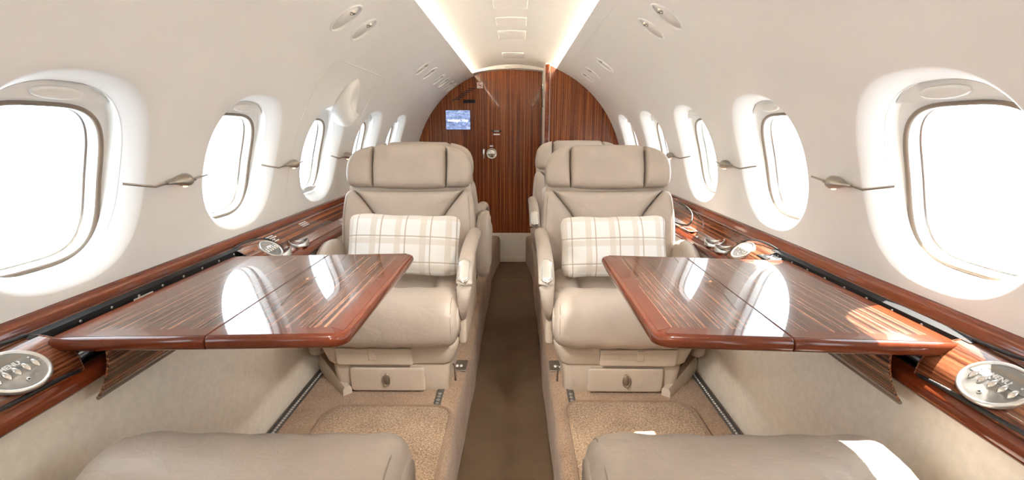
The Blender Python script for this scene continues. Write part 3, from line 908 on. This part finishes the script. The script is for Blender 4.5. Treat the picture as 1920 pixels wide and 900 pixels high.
cup_holder((.812, 1.735, .804), 'steel cup holder on the right ledge nearer the table', -0.4)

# ---------------------------------------------------------------- folding tables
def table(sg, y0, y1, label, droop, xh, xf, xe):
    t = thing('folding_table', label, 'table', (sg * xh, (y0 + y1) / 2, .862), (0, sg * droop, 0), 'fold-out tables')
    hy = (y1 - y0) / 2; TT = .026
    def leaf(name, a, b, rounded):
        # a: hinge-side distance, b: free-side distance (from hinge), pointing to the aisle
        w = (b - a) / 2; c = (a + b) / 2
        rr = (.030, .002, .002, .030) if rounded else (.002,) * 4
        out = dense(rrect(w, hy, .002, 8 if rounded else 3, (c, 0), rr), .05)
        def ins(d):
            o2 = []
            for (x, y) in out:
                dx = d if x > c else (-d if False else 0)
                nx = x; ny = y
                ny = y - math.copysign(d, y) * min(1, abs(y) / (hy * .5))
                if rounded and x > c: nx = x - d * min(1, (x - c) / (w * .5))
                o2.append((nx, ny))
            return o2
        rings = []
        for (d, z) in ((.006, -TT), (.002, -TT + .003), (0, -TT + .009), (.0005, -.009), (.003, -.0035), (.008, -.0006), (.012, 0)):
            rings.append([(-sg * x, y, z) for (x, y) in ins(d)])
        lf = loft(name, rings, M_edge, t, sharp=50)
        # banding strips and veneer panel, inlaid flush
        bw = .042
        xa, xb = a + (.0015 if not (a == 0) else .030), b - (bw if rounded else .0015)
        e0 = .0004
        def plate(nm, pts, mat, z=e0):
            V = [(-sg * p[0], p[1], z - .0008) for p in pts] + [(-sg * p[0], p[1], z) for p in pts]
            n = len(pts)
            mesh_obj(nm, V, [tuple(range(n - 1, -1, -1)), tuple(range(n, 2 * n))] + [(j, (j + 1) % n, n + (j + 1) % n, n + j) for j in range(n)], mat, lf, False)
        plate('veneer', [(xa, -hy + bw), (xb, -hy + bw), (xb, hy - bw), (xa, hy - bw)], M_ven_y)
        for s2 in (-1, 1):
            far = b - .012 if rounded else b - .001
            inn = xb
            aa = (a + .0015) if a else .004
            plate('band', [(aa, s2 * (hy - .012)), (far - (.012 if rounded else 0), s2 * (hy - .012)), (inn, s2 * (hy - bw)), (max(xa, aa), s2 * (hy - bw))], M_edge)
        if rounded:
            plate('band', [(xb, -hy + bw), (b - .012, -hy + .024), (b - .012, hy - .024), (xb, hy - bw)], M_edge)
        if a == 0:
            plate('band', [(.004, -hy + .012), (.030, -hy + bw), (.030, hy - bw), (.004, hy - .012)], M_red_y)
        return lf
    leaf('inner_leaf', 0, xf, False)
    leaf('outer_leaf', xf + .002, xe, True)
    # steel bracket under the fold
    rings = []
    for y in (-hy + .20, -hy + .23):
        rings.append([(-sg * (xf - .01), y, -TT), (-sg * (xf + .05), y, -TT), (-sg * (xf + .02), y, -TT - .03), (-sg * (xf - .005), y, -TT - .03)])
    loft('bracket', rings, M_steel, t, smooth=False)
    box('support_rail', -sg * .02, -sg * (xf + .10), -hy + .12, -hy + .14, -TT - .012, -TT, M_black, t)
    return t
table(-1, .815, 1.432, 'glossy striped wood folding table in front of the left seat', R_(1.2), .832, .293, .558)
table(1, .812, 1.402, 'glossy striped wood folding table in front of the right seat', R_(1.6), .846, .300, .556)

# ---------------------------------------------------------------- seats
def seat(label, loc, rz, aisle, recline=15.0, arm=True, warm=True, bulge=False, group='taupe leather cabin seats'):
    t = thing('cabin_seat', label, 'seat', loc, (0, 0, rz), group)
    a = aisle                        # +1: aisle on local +x
    # lower base
    def plan(w0, w1, y0, y1, z, r=.03):
        c = ((y0 + y1) / 2); h = (y1 - y0) / 2
        return [(p[0] * 1 + (w1 + w0) / 2, p[1], z) for p in rrect((w1 - w0) / 2, h, r, 4, (0, c))]
    loft('base', [plan(-.215, .215, .03, .46, .0), plan(-.215, .215, .018, .46, .03), plan(-.222, .222, .010, .47, .09), plan(-.226, .226, .012, .47, .128)], M_leather2, t, sharp=50)
    dc = -a * .0
    dwr = pad('drawer', dense(rrect(.142, .050, .012, 4, (dc - a * .012, .060)), .03), .008, M_leather2, t, ((0, .014, 0), (1, 0, 0), (0, -.10, 1), (0, -1, 0)), e=6, K=6, back=.006)
    rings = []
    for (q, d) in ((1.0, .0), (1.0, .004), (.85, .006), (.80, .004)):
        rings.append([(dc - a * .012 + q * .0145 * math.cos(2 * math.pi * j / 24), .0005 - .002 - d - .006, .065 + q * .027 * math.sin(2 * math.pi * j / 24)) for j in range(24)])
    lt = loft('latch', rings, M_chrome, dwr)
    loft('latch_cup', [[(dc - a * .012 + q * .0118 * math.cos(2 * math.pi * j / 20), -.0100 - d, .065 + dz + q2 * .0235 * math.sin(2 * math.pi * j / 20)) for j in range(20)] for q, q2, d, dz in ((1, .95, 0, 0), (.9, .85, .002, 0), (.2, .2, .003, 0))], M_pewter, lt)
    # shroud
    loft('shroud', [plan(-.232, .232, .004, .48, .124, .035), plan(-.240, .240, -.006, .49, .135, .04), plan(-.262, .262, -.018, .50, .20, .045), plan(-.266, .266, -.016, .50, .225, .045), plan(-.262, .262, .0, .49, .235, .045)], M_leather2, t, sharp=60)
    px = -a * .05
    sp = pad('shroud_panel', dense(rrect(.142, .036, .006, 3, (px, .168)), .03), .004, M_leather2, t, ((0, .0105, 0), (1, 0, 0), (0, -.185, .985), (0, -.985, -.185)), e=8, K=5, back=.01)
    pad('pull_tab', dense(rrect(.0135, .0225, .003, 2, (-a * .055, .178)), .02), .003, M_leather2, sp, ((0, .005, 0), (1, 0, 0), (0, -.185, .985), (0, -.985, -.185)), e=6, K=4, back=.004)
    # cushion: rolled nose swept across, then cushion and bolsters
    prof = []
    for j in range(28):
        q = 2 * math.pi * j / 28
        cy_, cz_ = math.cos(q), math.sin(q)
        prof.append((-.018 + .108 * math.copysign(abs(cy_) ** .8, cy_), .326 + .102 * math.copysign(abs(cz_) ** .78, cz_)))
    rings = []
    NX = 36
    for i in range(NX + 1):
        s = -1 + 2 * i / NX
        ss = math.sin(s * math.pi / 2)
        x = .272 * (abs(ss) ** .85) * (1 if ss > 0 else -1)
        k = (1 - abs(ss) ** 13) ** (1 / 3.2) if abs(ss) < 1 else 0.0
        k = max(k, .55)
        sag = -.006 * (1 - ss * ss)
        rings.append([(x, -.018 + (p[0] + .018) * (.3 + .7 * k) , .322 + (p[1] - .322) * k + sag + (.002 * math.sin(x * 60 + p[0] * 40))) for p in prof])
    nose = loft('cushion_nose', rings, M_leather, t)
    for s in (-1, 1):
        pts = []
        for p in prof: pts.append((s * .250, -.018 + (p[0] + .018) * (.3 + .7 * .885) * 1.004, .322 + (p[1] - .322) * .885 * 1.004 - .001))
        tube('piping', pts, .0016, M_seam, nose, 6, closed=True)
    pad('cushion', dense(rrect(.205, .18, .05, 5, (0, .265)), .03), .078, M_leather, t, ((0, 0, .290), (1, 0, 0), (0, 1, 0), (0, 0, 1)), e=3.2, K=9, back=.08, swell=lambda u, v: .006 * math.sin(u * 20) ** 2)
    for s in (-1, 1):
        pad('bolster', sup(36, .064, .17, 2.6, (s * .200, .255)), .112, M_leather, t, ((0, 0, .296), (1, 0, 0), (0, 1, 0), (0, 0, 1)), e=2.6, K=9, back=.08)
    # back: frame with tilt
    th = R_(recline)
    vh = Vector((0, math.sin(th), math.cos(th))); nh = Vector((0, -math.cos(th), math.sin(th)))
    org = Vector((0, .40, .345))
    fr = (org, (1, 0, 0), vh, nh)
    bend = lambda u, v: .42 * u * u - .01
    lo = [(-.283, .06), (-.200, .02), (.200, .02), (.283, .06), (.290, .20), (.283, .365), (.270, .390), (-.270, .390), (-.283, .365), (-.290, .20)]
    def curve(pts, n=5): return [(q.x, q.y) for q in smooth_path([(p[0], p[1], 0) for p in pts], n)]
    # central panel between two curved seams
    seamR = [(.242, .383), (.205, .340), (.160, .280), (.128, .215), (.115, .150), (.112, .03)]
    cr = curve(seamR, 4)
    cen = [(-p[0], p[1]) for p in cr][::-1]
    outline = dense([(p[0] - .0015, p[1]) for p in cr] + [(p[0] + .0015, p[1]) for p in cen], .03)
    pad('back_panel', outline, .050, M_leather, t, fr, e=4.0, K=10, back=.05, cen=(0, .26), bend=bend)
    for s in (-1, 1):
        ed = curve([(.252, .384), (.276, .368), (.287, .30), (.291, .20), (.284, .08), (.262, .03), (.20, .018), (.118, .022)], 4)
        ol = [(p[0] + .0015, p[1]) for p in cr]
        full = ed + ol[::-1]
        full = dense([(s * p[0], p[1]) for p in full], .025)
        pad('back_bolster', full, .058, M_leather, t, fr, e=3.4, K=10, back=.05, cen=(s * .205, .17), bend=bend)
        tube('stitching', [org + Vector((1, 0, 0)) * (s * (p[0] - .017)) + vh * p[1] + nh * (bend(p[0] - .017, 0) + .0505) for p in ed[5:22]], .0010, M_seam, t, 5)
    # headrest: centre block and two wings
    hb = .394; ht = .586
    pad('headrest', dense([(-.160, hb + .004), (-.10, hb - .002), (.10, hb - .002), (.160, hb + .004), (.164, .48), (.160, ht - .012), (.14, ht - .002), (0, ht + .003), (-.14, ht - .002), (-.160, ht - .012), (-.164, .48)], .02), .066, M_leather, t, fr, e=5.0, K=10, back=.06, cen=(0, .49), bend=bend)
    for s in (-1, 1):
        wing = curve([(.164, hb + .004), (.215, hb + .003), (.262, hb + .010), (.274, .45), (.268, .505), (.248, .543), (.212, .567), (.166, .581)], 4)
        pad('headrest_wing', dense([(s * p[0], p[1]) for p in wing] + [(s * .166, .49)], .02), .062, M_leather, t, fr, e=4.0, K=10, back=.06, cen=(s * .215, .485), bend=bend)
    # hard shell behind
    sh = [(-.27, .03), (.27, .03), (.278, .2), (.268, .45), (.255, .53), (.20, .565), (-.20, .565), (-.255, .53), (-.268, .45), (-.278, .2)]
    pad('back_shell', dense(sh, .03), .04, M_leather2, t, (org + nh * -.04, (1, 0, 0), vh, -nh), e=4, K=8, back=.03, cen=(0, .3), bend=lambda u, v: -.42 * u * u)
    # sides and arms
    wx = -a
    rings = []
    for i in range(13 if warm else 0):
        f = i / 12
        y = .02 + .44 * f
        top = .375 + .165 * math.sin(math.pi * min(1, (f + .12) / 1.0) * .62)
        k = (math.sin(math.pi * min(max(f, .0), 1.0)) ** .35) if 0 < f < 1 else .25
        sec = sup(20, .042 * k, (top - .10) / 2 * (.55 + .45 * k), 3.2, (wx * .300, (top + .10) / 2))
        rings.append([(p[0], y, p[1]) for p in sec])
    if warm: loft('window_armrest', rings, M_leather, t)
    box('side_skirt', a * (.262 if arm else .225), a * (.292 if arm else .255), .0, .46, .205 if arm else .06, .47 if arm else .24, M_leather2, t, .012, 3)
    if bulge:
        rings = []
        for i in range(19):
            q = -math.pi / 2 + math.pi * i / 18
            zc = .40 + .165 * math.sin(q); k = max(.05, math.cos(q) ** .55)
            sec = sup(24, .045 * k, .105 * k, 2.6, (a * .325, .50 - .05 * math.sin(q)))
            rings.append([(p[0] + .0025 * math.sin(zc * 190), p[1], zc) for p in sec])
        loft('lowered_armrest', rings, M_leather, t)
    if arm:
        path = smooth_path([(a * .296, .44, .545), (a * .296, .33, .552), (a * .296, .20, .548), (a * .296, .08, .535), (a * .296, -.015, .512), (a * .296, -.066, .475), (a * .294, -.076, .425), (a * .288, -.050, .365), (a * .282, -.005, .315)], 5)
        nP = len(path)
        rr = [.030 * min(1, .55 + i * .12) if i < 5 else (.030 if i < nP * .62 else .030 - .019 * (i - nP * .62) / (nP * .38)) for i in range(nP)]
        ar = tube('armrest', path, rr, M_leather, t, 16, (.95, .82))
        nn = Vector((0, -.62, .785)); vv = Vector((0, .785, .62))
        o = Vector((a * .296, -.058, .5095))
        pad('control_plate', dense(rrect(.0195, .050, .0195, 7), .02), .003, M_chrome, ar, (o, (1, 0, 0), vv, nn), e=5, K=5, back=.004)
        pad('control_cover', dense(rrect(.0150, .044, .0150, 7), .02), .003, M_silver, ar, (o + nn * .003, (1, 0, 0), vv, nn), e=4, K=5, back=.002)
    # floor brace on the window side
    A = Vector((wx * .335, .19, .0)); B = Vector((wx * .165, -.005, .0))
    d = (B - A).normalized(); sdv = Vector((-d.y, d.x, 0))
    rings = []
    for (p, zt) in ((A, .075), (B, .034)):
        rings.append([p + sdv * .017, p + sdv * .017 + Vector((0, 0, zt * .7)), p + sdv * .010 + Vector((0, 0, zt)), p - sdv * .010 + Vector((0, 0, zt)), p - sdv * .017 + Vector((0, 0, zt * .7)), p - sdv * .017])
    loft('floor_brace', rings, M_leather2, t, sharp=30)
    # track lever on the aisle side
    tube('lever', [(a * .236, .035, .108), (a * .243, .012, .10), (a * .243, .022, .048)], .0042, M_pewter, t, 8)
    return t

XS = .438
Y1 = 1.65
seat('taupe leather seat facing us on the left with plaid pillow behind the left table', (-XS, Y1, ZF), 0, 1)
seat('taupe leather seat facing us on the right with plaid pillow behind the right table', (XS, Y1, ZF), 0, -1)
seat('taupe leather seat partly hidden behind the front right seat, near the bulkhead', (XS - .005, Y1 + 1.02, ZF), 0, -1)
seat('taupe leather seat turned away from us behind the front left seat', (-.462, 2.98, ZF), math.pi, -1, recline=12, bulge=True, warm=False)
seat('taupe leather seat cushion at the bottom left edge of the picture', (-.425, .700, ZF + .022), math.pi, -1, recline=46, arm=False, warm=False)
seat('taupe leather seat cushion at the bottom right edge of the picture', (.437, .705, ZF + .022), math.pi, 1, recline=46, arm=False, warm=False)

# ---------------------------------------------------------------- pillows
def pillow(label, loc, w, h, tilt, roll, lean=0):
    t = thing('throw_pillow', label, 'pillow', loc, (0, 0, 0), 'plaid pillows')
    ol = []
    n = 96
    for i in range(n):
        q = 2 * math.pi * i / n
        c, s = math.cos(q), math.sin(q)
        E = 9.0
        r = (abs(c) ** E + abs(s) ** E) ** (-1 / E)
        x, y = r * c, r * s
        x2 = x * (1 - .035 * (1 - y * y)); y2 = y * (1 - .055 * (1 - x * x) ** 1) + .008 * math.sin(x * 9)
        ol.append((x2 * w / 2, y2 * h / 2))
    m = Euler((R_(tilt), R_(roll), R_(lean))).to_matrix()
    ux, uy, un = m @ Vector((1, 0, 0)), m @ Vector((0, 0, 1)), m @ Vector((0, -1, 0))
    pad('cushion_cover', ol, .062, M_plaid, t, ((0, 0, 0), ux, uy, un), e=2.1, K=14, uvbox=(-w / 2, w / 2, -h / 2, h / 2), hb=.055,
        swell=lambda u, v: .004 * math.sin(u * 31 + v * 13) * math.sin(v * 27 - u * 8))
    return t
pillow('beige plaid pillow on the front left seat', (-.413, 1.865, .795), .455, .250, -20, 1.5)
pillow('beige plaid pillow on the front right seat', (.424, 1.865, .790), .425, .250, -20, -1.0)
pillow('beige plaid pillow mostly hidden on the seat behind the front right seat', (.400, 2.90, .795), .425, .250, -20, 0)

# ---------------------------------------------------------------- wall lamps
def wall_lamp(sg, yc, y0, y1, label):
    z = 1.114
    def pt(y, dr=0, dz=0):
        s = RC * math.asin((z + dz - ZC) / RC)
        return cyl(sg, y, s, RC - .016 - dr)
    base = pt(yc)
    t = thing('wall_lamp', label, 'lamp', tuple(base), group='wall lamps')
    L = lambda p: p - base
    tube('rod', [L(p) for p in (pt(y0, -.004, .012), pt(y0 + (yc - y0) * .5, 0, -.006), pt(yc - .055, .002, 0))], .0028, M_pewter, t, 8)
    tube('rod', [L(pt(yc + .045, .0)), L(pt(y1, -.006, .004))], .0028, M_pewter, t, 8)
    prof = [(-.062, .0045), (-.050, .0055), (-.035, .0075), (-.020, .0115), (-.006, .0165), (.006, .0195), (.014, .0195), (.019, .016), (.021, .008), (.022, .006), (.045, .0055)]
    rings = []
    for (dy, r) in prof:
        c = L(pt(yc + dy)); c.z -= .002
        rings.append([c + Vector((r * math.cos(2 * math.pi * j / 18), 0, r * (1.0 if math.sin(2 * math.pi * j / 18) > 0 else .75) * math.sin(2 * math.pi * j / 18))) for j in range(18)])
    b = loft('lamp_body', rings, M_pewter, t)
    c = L(pt(yc + .004)); 
    loft('bulb', [[c + Vector((r * math.cos(2 * math.pi * j / 14), r * 1.2 * math.sin(2 * math.pi * j / 14), -.0155 - d)) for j in range(14)] for r, d in ((.0055, 0), (.005, .002), (.002, .003))], M_bulb, t)
    box('wall_stem', c.x + sg * .002, c.x + sg * .022, -.006, .006, -.004, .004, M_pewter, t)
wl = [(-1, 1.281, 1.08, 1.39, 'first teardrop wall lamp from the camera on the left wall'), (-1, 1.927, 1.69, 2.03, 'second teardrop wall lamp from the camera on the left wall'),
      (-1, 2.551, 2.33, 2.66, 'third teardrop wall lamp on the left wall, beside the front left headrest'), (-1, 4.03, 3.63, 4.45, 'last teardrop wall lamp on the left wall, next to the bulkhead'),
      (1, 1.240, 1.045, 1.35, 'first teardrop wall lamp from the camera on the right wall'), (1, 1.907, 1.66, 2.01, 'second teardrop wall lamp from the camera on the right wall'),
      (1, 2.601, 2.30, 2.68, 'third teardrop wall lamp on the right wall, beside the front right headrest')]
for a in wl: wall_lamp(*a)

# ---------------------------------------------------------------- overhead air outlets and added fill spots
def overhead(sg, oy, oa, ob, label):
    c0 = cyl(sg, oy, S_OV)
    t = thing('overhead_outlet', label, 'air outlet', tuple(c0), group='overhead outlets')
    def el(k, d, n=48): return [cyl(sg, oy + p[0], S_OV + p[1], RC + d) - c0 for p in sup(n, ob * k, oa * k, 2)]
    loft('dish', [el(.985, .003), el(.95, .012), el(.85, .026), el(.6, .034), el(.1, .036)], M_trimw, t)
    # chrome nozzle at the upper end of the dish
    cs = S_OV + oa * .40
    nrm = (cyl(sg, oy, cs, RC) - cyl(sg, oy, cs, RC + 1)).normalized()
    tn = (cyl(sg, oy, cs + .01) - cyl(sg, oy, cs)).normalized(); yy = Vector((0, 1, 0))
    nrm2 = (nrm - tn * .5).normalized(); tn2 = nrm2.cross(yy).normalized()
    b = cyl(sg, oy + .010, cs, RC + .014) - c0
    rings = []
    for (r, d) in ((.019, 0), (.019, .010), (.017, .013), (.013, .013), (.012, .008), (.004, .008)):
        rings.append([b + nrm2 * d + tn2 * (r * math.cos(2 * math.pi * j / 24)) + yy * (r * math.sin(2 * math.pi * j / 24)) for j in range(24)])
    loft('nozzle', rings, M_pewter, t, sharp=40)
    rings = []
    for (r, d) in ((.007, .008), (.006, .016), (.002, .017)):
        rings.append([b + nrm2 * d + tn2 * (r * math.cos(2 * math.pi * j / 16)) + yy * (r * math.sin(2 * math.pi * j / 16)) for j in range(16)])
    loft('nozzle_knob', rings, M_chrome, t)
    # spot added as fill to brighten the seats and lower cabin
    if oy < 1: pw, cone, dst = [(32.0, 40, (-sg * .42, 1.85, .66)), (32.0, 38, (-sg * .42, 1.62, .34)), (38.0, 44, (-sg * .20, 1.62, .10))][[-.30, .36, .58].index(oy)]
    elif oy < 1.8: pw, cone, dst = 3.0, 80, (sg * .40, oy + .30, .6)
    elif 2.8 < oy < 3.2: pw, cone, dst = 2.0, 80, (sg * .3, oy + .25, .5)
    else: return
    ld = bpy.data.lights.new('fill_spot', 'SPOT')
    ld.energy = pw; ld.color = (1.0, 0.95, 0.88); ld.spot_size = R_(cone); ld.spot_blend = 1.0; ld.shadow_soft_size = .03
    lo = bpy.data.objects.new('fill_spot', ld)
    src = c0 + nrm * .004
    dst = Vector(dst)
    lo.location = src; lo.rotation_euler = (dst - src).to_track_quat('-Z', 'Y').to_euler()
    COL.objects.link(lo)
NTH = ['first', 'second', 'third', 'fourth', 'fifth', 'sixth', 'seventh', 'eighth']
for sg in (-1, 1):
    hid = 0
    for i, (oy, oa, ob) in enumerate(OVALS[sg]):
        sd = 'left' if sg < 0 else 'right'
        if oy < 1: lab = '%s oval outlet with an added fill spot in the %s ceiling behind the camera' % (['aft', 'middle', 'forward'][i], sd)
        else: lab = '%s oval air outlet from the camera in the %s of the ceiling' % (NTH[i - 3], sd)
        overhead(sg, oy, oa, ob, lab)

# ---------------------------------------------------------------- exit hatch on the left wall
eh = thing('exit_hatch', 'emergency exit panel outlined on the left wall around the third window', 'hatch', (0, 0, 0))
s_top = RC * math.asin((1.508 - ZC) / RC)
path = [(1.93, .0), (1.93, .2), (1.93, .4), (1.93, s_top - .05), (1.936, s_top - .02), (1.95, s_top - .006), (1.98, s_top), (2.2, s_top), (2.55, s_top), (2.60, s_top - .004), (2.62, s_top - .02), (2.625, s_top - .05), (2.625, .4)]
dn = []
for (p, q) in zip(path[:-1], path[1:]):
    m = max(1, int(math.hypot(q[0] - p[0], q[1] - p[1]) / .03))
    dn += [(p[0] + (q[0] - p[0]) * i / m, p[1] + (q[1] - p[1]) * i / m) for i in range(m)]
dn.append(path[-1])
rings = []
for i, (y, s) in enumerate(dn):
    p0 = dn[max(0, i - 1)]; p1 = dn[min(len(dn) - 1, i + 1)]
    dx, ds = p1[0] - p0[0], p1[1] - p0[1]; l = math.hypot(dx, ds); nx, ns = -ds / l, dx / l
    rings.append([cyl(-1, y + nx * w, s + ns * w, RC + d) for (w, d) in ((-.0025, .001), (-.002, -.0018), (.002, -.0018), (.0025, .001))])
loft('seam', rings, M_trimw, eh, sharp=30)
# handle cover: a shell-like hood above and over the top of the window
hc = []
N1 = 40
for k in range(9):
    a = math.pi / 2 * k / 8
    ring = []
    for j in range(N1):
        q = 2 * math.pi * j / N1
        kk = math.cos(a) ** .55
        yy_ = .085 * math.cos(q) * kk; ss_ = .112 * math.sin(q) * kk
        d = .056 * math.sin(a) ** .9 * (1 - .35 * math.sin(q)) + .010 * (1 - math.sin(q)) * math.sin(a)
        ring.append(cyl(-1, 2.275 + yy_ + .08 * ss_ - .010 * math.sin(a), .525 + ss_ - .022 * math.sin(a), RC - d + .002))
    hc.append(ring)
loft('handle_cover', hc, M_trimw, eh)

# ---------------------------------------------------------------- floor fittings
def mat_(label, x0, x1, y0, y1):
    t = thing('foot_mat', label, 'mat', ((x0 + x1) / 2, (y0 + y1) / 2, ZF), group='foot mats')
    w, h = (x1 - x0) / 2, (y1 - y0) / 2
    ol = dense(rrect(w, h, .065, 8), .03)
    rings = [[(p[0] * k, p[1] * k, z) for p in ol] for k, z in ((1, .001), (1.0, .008), (.985, .012), (.9, .012), (.3, .012))]
    loft('pile', rings, M_mat, t)
    tube('binding', [(p[0] * .992, p[1] * .992, .009) for p in ol], .0075, M_bind, t, 8, closed=True)
mat_('tan carpet foot mat in front of the left seat', -.635, -.188, .86, 1.555)
mat_('tan carpet foot mat in front of the right seat', .212, .672, .86, 1.592)
for sg in (-1, 1):
    side = 'left' if sg < 0 else 'right'
    t = thing('seat_track', 'dark metal seat track along the foot of the %s side panel' % side, 'track', (sg * .768, 1.0, ZF), group='outer seat tracks')
    box('rail', -.012, .012, -1.2, 3.3, .0, .008, M_track, t, .002)
    box('rail_lip', sg * .008, sg * .013, -1.2, 3.3, .008, .013, M_track, t, .002)
    V = []; Fs = []
    for i in range(60):
        y = .30 + i * .0135
        b0 = len(V)
        for j in range(8):
            V.append((-sg * .004 + .0052 * math.cos(j * math.pi / 4), y + .0052 * math.sin(j * math.pi / 4), .0082))
        for j in range(8):
            V.append((-sg * .004 + .003 * math.cos(j * math.pi / 4), y + .003 * math.sin(j * math.pi / 4), .0112))
        Fs += [(b0 + j, b0 + (j + 1) % 8, b0 + 8 + (j + 1) % 8, b0 + 8 + j) for j in range(8)] + [tuple(b0 + 8 + j for j in range(8))]
    tag(mesh_obj('track_stud', V, Fs, M_alu, t, False), kind='stuff')
    x = -.252 if sg < 0 else .245
    t = thing('seat_track', 'short metal seat track showing under the aisle corner of the %s seat' % side, 'track', (x, 1.62, ZF), group='inner seat tracks')
    box('rail', -.013, .013, -.05, .60, .0, .006, M_track, t, .002)
    for i in range(4):
        loft('stud', [[(r * math.cos(j * math.pi / 5), -.04 + i * .022 + r * math.sin(j * math.pi / 5), z) for j in range(10)] for r, z in ((.008, .006), (.007, .008), (.002, .0085))], M_alu, t)
    xx = -.205 if sg < 0 else .212
    t = thing('floor_plate', 'dark floor plate with two white dots beside the %s seat' % side, 'floor plate', (xx, 1.88, ZF), group='floor plates')
    pad('plate', dense(rrect(.033, .046, .006, 3), .03), .003, M_pewter, t, ((0, 0, .001), (1, 0, 0), (0, 1, 0), (0, 0, 1)), e=6, K=4, back=.002)
    for s in (-1, 1):
        loft('dot', [[(s * .0085 + r * .8 * math.cos(j * math.pi / 8) , -.008 + r * 1.3 * math.sin(j * math.pi / 8), z) for j in range(16)] for r, z in ((.0085, .0035), (.008, .0052), (.002, .0054))], M_whitep, t)
